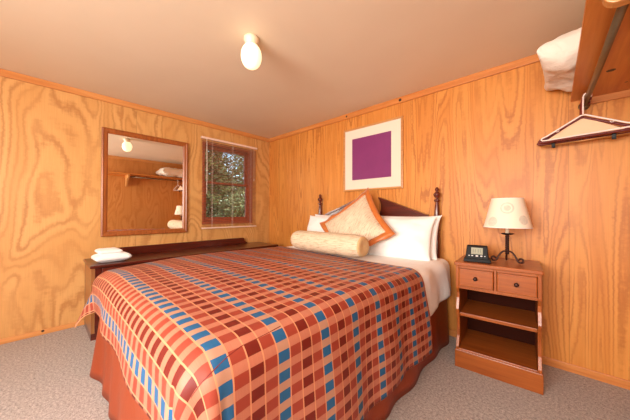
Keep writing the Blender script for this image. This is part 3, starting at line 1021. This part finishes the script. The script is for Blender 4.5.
# ------------------------------------------------------------------ nightstand
ns = empty('nightstand', (3.228, -.475, 0), R(4.2))
tag(ns, 'honey brown wooden nightstand with two small drawers over open shelves', 'nightstand')
W2, DP, NH = .245, .425, .787
box('top', (-W2 - .008, -.016, NH - .026), (W2 + .008, DP, NH), M['cherry'], ns, .006)
zs = [.135, .395]   # shelf heights (top faces)
prof = [(0, .0), (0, .15), (.010, .17), (.034, .22), (.040, .30), (.032, .36), (.012, .40), (.004, .43), (.014, .46), (.030, .51), (.030, .55), (.012, .575), (.002, .59), (0, .60), (0, NH - .026), (DP, NH - .026), (DP, 0)]
for s in (-1, 1):
    x0 = s * W2; x1 = s * (W2 - .02)
    MB().prism(prof, 0, min(x0, x1), max(x0, x1)).build('side_panel', M['cherry_v'], ns, .002)
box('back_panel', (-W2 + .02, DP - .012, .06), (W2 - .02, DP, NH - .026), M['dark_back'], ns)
box('plinth', (-W2 - .006, -.008, 0), (W2 + .006, .014, .13), M['cherry'], ns, .004)
box('shelf', (-W2 + .02, .002, .112), (W2 - .02, DP - .012, .14), M['cherry'], ns, .003)
box('shelf', (-W2 + .02, .036, .372), (W2 - .02, DP - .012, .398), M['cherry'], ns, .004)
m = MB()
m.box((-W2 + .02, .004, .588), (W2 - .02, .03, .61)); m.box((-.008, .004, .61), (.008, .03, NH - .026)); m.box((-W2 + .02, .004, .742), (-.008, .03, NH - .026)); m.box((.008, .004, .742), (W2 - .02, .03, NH - .026))
m.box((-W2 + .02, .03, .588), (W2 - .02, DP - .012, .598))
m.build('drawer_frame', M['cherry'], ns, .002)
for s in (-1, 1):
    x0, x1 = sorted((s * .010, s * (W2 - .022)))
    d = box('drawer', (x0, -.010, .612), (x1, .02, .742), M['cherry'], ns, .006)
    m = MB()
    cx = (x0 + x1) / 2
    m.lathe([(.013, -.0105), (.013, -.014), (.006, -.016), (.005, -.022), (.012, -.027), (.013, -.032), (.007, -.036)], (cx, 0, .678), 14, 'y')
    m.build('knob', M['iron'], d, smooth=True)

# table lamp
lp = empty('table_lamp', (3.275, -.27, NH + .001))
tag(lp, 'wrought iron table lamp with twisted stem and cream fabric shade', 'lamp')
m = MB()
# twisted stem: two wires wound round each other
for ph in (0, PI):
    m.tube([(.0068 * math.cos(ph + k * .75), .0068 * math.sin(ph + k * .75), .065 + k * .0034) for k in range(46)], .0068, 7)
m.build('stem', M['iron'], lp, smooth=True)
MB().lathe([(.001, .205), (.03, .207), (.042, .214), (.044, .216), (.03, .219), (.001, .219)], (0, 0, 0), 22).build('drip_tray', M['iron'], lp, smooth=True)
MB().lathe([(.012, .217), (.012, .262), (.009, .27)], (0, 0, 0), 16).build('candle_sleeve', M['porcelain'], lp, smooth=True)
for k, an in enumerate((R(-15), R(195), R(100))):
    pts = []
    for i in range(9):
        f = i / 8
        pts.append((.004 + .058 * f, .080 - .053 * f ** 1.6 + .012 * math.sin(f * PI)))
    # scroll foot curling up and in
    cx, cz = .083, .027
    for i in range(1, 22):
        f = i / 21
        an2 = PI + f * 2.1 * PI
        rr = .021 * (1 - .6 * f)
        pts.append((cx + rr * math.cos(an2), cz + rr * math.sin(an2) - .000))
    P3 = [(p * math.cos(an), p * math.sin(an), z) for p, z in pts]
    MB().tube(P3, .0062, 8).build('leg', M['iron'], lp, smooth=True)
# shade: open truncated cone with thickness
m = MB()
z0, z1, r0, r1 = .262, .475, .148, .098
n = 48
bm = m.bm
def ring(r, z): return [bm.verts.new((r * math.cos(2 * PI * k / n), r * math.sin(2 * PI * k / n), z)) for k in range(n)]
A, B, C_, D_ = ring(r0, z0), ring(r1, z1), ring(r1 - .002, z1), ring(r0 - .002, z0)
for P, Q in ((A, B), (B, C_), (C_, D_), (D_, A)):
    for k in range(n): bm.faces.new((P[k], P[(k + 1) % n], Q[(k + 1) % n], Q[k]))
sh = m.build('lamp_shade', M['shade'], lp, smooth=True)
for e_ in sh.data.edges: pass
sh.modifiers.new('es', 'EDGE_SPLIT').split_angle = R(50)
for rr_, zz in ((r0 - .001, z0), (r1 - .001, z1)):
    MB().tube([(rr_ * math.cos(2 * PI * k / n), rr_ * math.sin(2 * PI * k / n), zz) for k in range(n)], .0022, 6, True).build('shade_trim', M['linen'], sh, smooth=True)
m = MB()
for k in range(3):
    an = k * 2 * PI / 3 + .4
    m.tube([(.0, .0, z1 - .03), (.05 * math.cos(an), .05 * math.sin(an), z1 - .02), (.0965 * math.cos(an), .0965 * math.sin(an), z1 - .004)], .0015, 5)
m.tube([(0, 0, .27), (0, 0, z1 - .03)], .004, 8)
m.build('shade_holder', M['iron'], sh)
MB().lathe([(.012, .27), (.014, .29), (.028, .33), (.03, .355), (.02, .385), (.002, .392)], (0, 0, 0), 18).build('light_bulb', M['porcelain'], lp, smooth=True)

# clock radio
cr = empty('clock_radio', (3.10, -.37, NH + .001), R(9))
tag(cr, 'small black clock radio with a grey screen standing beside the lamp', 'clock radio')
MB().prism([(-.086, .0), (.086, .0), (.088, .012), (.083, .026), (-.083, .026), (-.088, .012)], 1, -.062, .06).build('base', M['black'], cr, .004)
m = MB()
m.prism([(-.044, .022), (.05, .022), (.05, .07), (.042, .108), (.025, .12), (-.002, .12), (-.014, .112)], 0, -.075, .075)
bdy = m.build('body', M['black'], cr, .006, seg=3)
for v in bdy.data.vertices:   # sides lean in towards the top
    v.co.x *= 1 - .12 * max(0, (v.co.z - .022)) / .098
# slanted front plane: from (y=-.044,z=.022) to (y=-.014,z=.112)
sl = math.atan2(.030, .090)
def on_front(x0, x1, f0, f1, th, name, mm_, par):
    # f: distance up the slanted face (m)
    L = math.hypot(.03, .09)
    m = MB().box((x0, -th, f0), (x1, .001, f1))
    m.xf(Matrix.Translation((0, -.0445, .022)) @ Matrix.Rotation(-sl, 4, 'X'))
    return m.build(name, mm_, par)
scr = on_front(-.037, .037, .036, .086, .0015, 'screen', M['screen'], cr)
for k, x in enumerate((-.024, -.010, .008, .022)):
    on_front(x - .004, x + .004, .048, .076, .002, 'digit_segment', M['digit'], scr)
on_front(-.030, .030, .040, .043, .002, 'digit_segment', M['digit'], scr)
for x, w_ in ((-.05, .006), (-.03, .008), (0, .011), (.028, .009), (.05, .006)):
    o = on_front(x - w_ / 1.4, x + w_ / 1.4, .024 - w_ / 2, .024 + w_ / 2, .003, 'button', M['button'], cr)

# ------------------------------------------------------------------ closet shelf, rod, hangers
shf = empty('wall_shelf', (XW, -.75, 1.82))
tag(shf, 'pine closet shelf with a metal hanging rod high on the right', 'shelf')
ox, oy, oz = XW, -.75, 1.82
def SL(p): return (p[0] - ox, p[1] - oy, p[2] - oz)
SX = 3.622
def sbox(name, a, b, m, par=shf, bv=.002): return box(name, SL(a), SL(b), m, par, bv)
YE = -1.75
MB().prism([(0, 0), (0, 0)], 0, 0, 0).bm.free() if False else None
o = sbox('board', (SX, YE, 1.97), (XW, -.001, 1.99), M['shelf'])
M['shelf'].node_tree
sbox('wall_cleat', (SX + .05, -.02, 1.925), (XW - .02, -.001, 1.97), M['trim_b'])
sbox('wall_cleat', (XW - .02, YE + .05, 1.925), (XW, -.001, 1.97), M['shelf'])
# corbel bracket, rounded front lower corner
pts = [(SX + .035, 1.97), (XW - .02, 1.97), (XW - .02, 1.70)]
pts += [(XW - .07, 1.72), (XW - .12, 1.80), (XW - .17, 1.845), (SX + .12, 1.889), (SX + .075, 1.891)]
for k in range(5):
    a_ = PI / 2 * k / 4
    pts.append((SX + .075 - .038 * math.sin(a_), 1.930 - .038 * math.cos(a_) - .001))
MB().prism([(x - ox, z - oz) for x, z in pts], 1, -1.29 - oy, -1.25 - oy).build('bracket', M['artframe'], shf, .004)  # paler wood than the board: light falling on the bracket put into its colour
MB().tube([SL((3.718, -1.255, 1.922)), SL((3.705, -.6, 1.922)), SL((3.69, -.012, 1.922))], .0145, 14).build('hanging_rod', M['steel'], shf, smooth=True)
MB().lathe([(.014, -.03), (.023, -.028), (.024, -.010), (.030, -.008), (.030, -.001)], SL((3.69, 0, 1.922)), 16, 'y').build('rod_socket', M['steel'], shf, smooth=True)

# pillow on the shelf
sp_ = empty('spare_pillow', (3.725, -.335, 1.992))
tag(sp_, 'spare white quilted pillow lying on the closet shelf, overhanging its edge', 'pillow')
o = pillow_mesh('pillow_body', .50, .60, .20, M['shelfpillow'], seed=21, pinch=.03, ears=.03, wr=.02, pw=4, power=.33)
o.parent = sp_; o.location = (0, .0, .122); o.rotation_euler = (0, R(1.5), R(-2))

RX, RZ = 3.692, 1.922
def hook_pts(top=.0165, r=.0185, drop=.075):
    # over the rod, then a neck down to z = -drop (relative to the rod centre)
    P = []
    for k in range(13):
        a_ = R(-35 + k * 215 / 12)
        P.append((r * math.cos(a_), r * math.sin(a_)))
    P += [(-.0195, -.016), (-.0195, -.035), (-.020, -.05), (-.020, -drop - .040)]
    return P
def hanger_root(name, y, yaw, lab, tilt=0.0):
    root = empty(name, (RX, y, RZ))
    root.rotation_euler = (0, tilt, yaw)
    tag(root, lab, 'hanger', 'clothes hangers on the rod')
    return root
# white tubular hanger
def tub_hanger(y, yaw, mat, lab, r=.0042, w=.225, dz_=.0, notch=True, tilt=0.0, pad=0.0):
    root = hanger_root('clothes_hanger', y, yaw, lab, tilt)
    MB().tube([(x, 0, z) for x, z in hook_pts(r=.0185 + pad)], r * .9, 8).build('hook', mat, root, smooth=True)
    zt = -.118 - dz_
    P = [(0, 0, zt)]
    zb = zt - .128
    P = [(-.01, 0, zt - .003), (-w + .03, 0, zb + .026), (-w + .008, 0, zb + .018), (-w, 0, zb + .008), (-w + .008, 0, zb), (-w + .03, 0, zb - .002)]
    Q = [(-x, y_, z) for x, y_, z in P[::-1]]
    m = MB().tube(P + Q, r, 8, True)
    m.xf(Matrix.Translation((-.020, 0, 0)))
    m.build('hanger_frame', mat, root, smooth=True)
    if notch:
        for s in (-1, 1):
            c = (s * .125 - .02, 0, zt - .069)
            MB().tube([(c[0] + .009 * math.cos(a_), 0, c[2] - .004 + .010 * math.sin(a_)) for a_ in [R(180 + k * 20) for k in range(10)]], .0022, 6).build('strap_notch', mat, root, smooth=True)
    return root
tub_hanger(-.225, R(-10), M['white_plastic'], 'white plastic hanger at the front of the rod, nearest the viewer', r=.0048, w=.212)
t2 = tub_hanger(-.155, R(-7), M['maroon'], 'maroon plastic hanger with a cream paper cover, second from the front', r=.0085, w=.222)
MB().prism([(-.035, -.126), (-.005, -.126), (.165, -.240), (-.205, -.240)], 1, -.0022, .0022).build('paper_cover', M['paper'], t2)
tub_hanger(-.062, R(-3), M['maroon'], 'maroon plastic hanger at the back of the rod by the wall', r=.0085, w=.23, notch=False)
# clip hanger
ch = hanger_root('clothes_hanger', -.11, R(-9), 'clip hanger with a thin golden bar and two black clips')
MB().tube([(x, 0, z) for x, z in hook_pts(drop=.17)] + [(-.02, 0, -.262)], .0022, 6).build('hook', M['steel'], ch, smooth=True)
M['goldbar'] = plain('golden_bar', srgb(176, 120, 62), .35, .3)
MB().tube([(-.235, 0, -.266), (.195, 0, -.266)], .0055, 10).build('bar', M['goldbar'], ch, smooth=True)
for s in (-1, 1):
    m = MB().prism([(-.008, -.012), (-.011, .012), (-.004, .018), (.004, .018), (.011, .012), (.008, -.012), (.005, -.022), (-.005, -.022)], 0, -.010, .010)
    m.xf(Matrix.Translation((s * .145 - .02, 0, -.266)))
    m.build('clip', M['black'], ch, .002)

# ------------------------------------------------------------------ ceiling lights
def globe_light(x, y, lab):
    root = empty('ceiling_light', (x, y, H))
    tag(root, lab, 'ceiling light')
    MB().lathe([(.052, 0), (.054, -.018), (.046, -.034), (.040, -.048), (.040, -.056), (.001, -.056)], (0, 0, 0), 32).build('porcelain_base', M['porcelain'], root, smooth=True)
    pr_ = []
    for k in range(15):
        a_ = PI * k / 14
        pr_.append((.072 * math.sin(a_) ** .85 if 0 < k < 14 else .001, -.132 + .088 * math.cos(a_)))
    MB().lathe(pr_, (0, 0, 0), 32).build('glass_globe', M['globe'], root, smooth=True)
    return root
globe_light(1.955, -1.628, 'lit oval glass globe light on the ceiling above the bed')

# ------------------------------------------------------------------ light
wd = bpy.data.worlds.new('sky'); scn.world = wd; wd.use_nodes = True
bg = wd.node_tree.nodes['Background']
sky = wd.node_tree.nodes.new('ShaderNodeTexSky'); sky.sky_type = 'NISHITA'
sky.sun_disc = False; sky.sun_elevation = R(40); sky.sun_rotation = R(60)
wd.node_tree.links.new(sky.outputs[0], bg.inputs[0]); bg.inputs[1].default_value = .6

def area(name, loc, target, sx, sy, e, c):
    l = bpy.data.lights.new(name, 'AREA'); l.shape = 'RECTANGLE'; l.size = sx; l.size_y = sy; l.energy = e; l.color = c
    o = bpy.data.objects.new(name, l); col.objects.link(o); o.location = loc
    o.rotation_euler = (Vector(target) - Vector(loc)).to_track_quat('-Z', 'Y').to_euler()
    return o
area('added_fill_front', ((fx0 + fx1) / 2, YB - .14, (fz0 + fz1) / 2), ((fx0 + fx1) / 2, 0, 1.3), 1.95, 1.2, 205, (1, .95, .86))  # added main fill from behind the camera, brightens the whole room
area('added_fill_side', (XW + .14, (ry0 + ry1) / 2, (rz0 + rz1) / 2), (1.5, -1.2, .8), 1.2, 1.1, 55, (1, .95, .88))  # added fill from the right, evens out the bed's flank and left wall

# ------------------------------------------------------------------ camera
cam = bpy.data.cameras.new('camera'); co = bpy.data.objects.new('camera', cam); col.objects.link(co)
f, yaw, pit, roll = 255.8836, .7494, .0075, .0027
F = Vector((-math.sin(yaw) * math.cos(pit), math.cos(yaw) * math.cos(pit), math.sin(pit)))
Rv = Vector((math.cos(yaw), math.sin(yaw), 0)); U = Rv.cross(F)
R2 = Rv * math.cos(roll) + U * math.sin(roll); U2 = -Rv * math.sin(roll) + U * math.cos(roll)
mw = Matrix((R2, U2, -F)).transposed().to_4x4(); mw.translation = Vector((3.5261, -2.6463, 1.1603))
co.matrix_world = mw
cam.sensor_width = 36; cam.lens = f / 630 * 36; cam.clip_start = .02
scn.camera = co
vs = scn.view_settings
vs.view_transform = 'Standard'; vs.look = 'None'; vs.gamma = 1; vs.exposure = -0.07
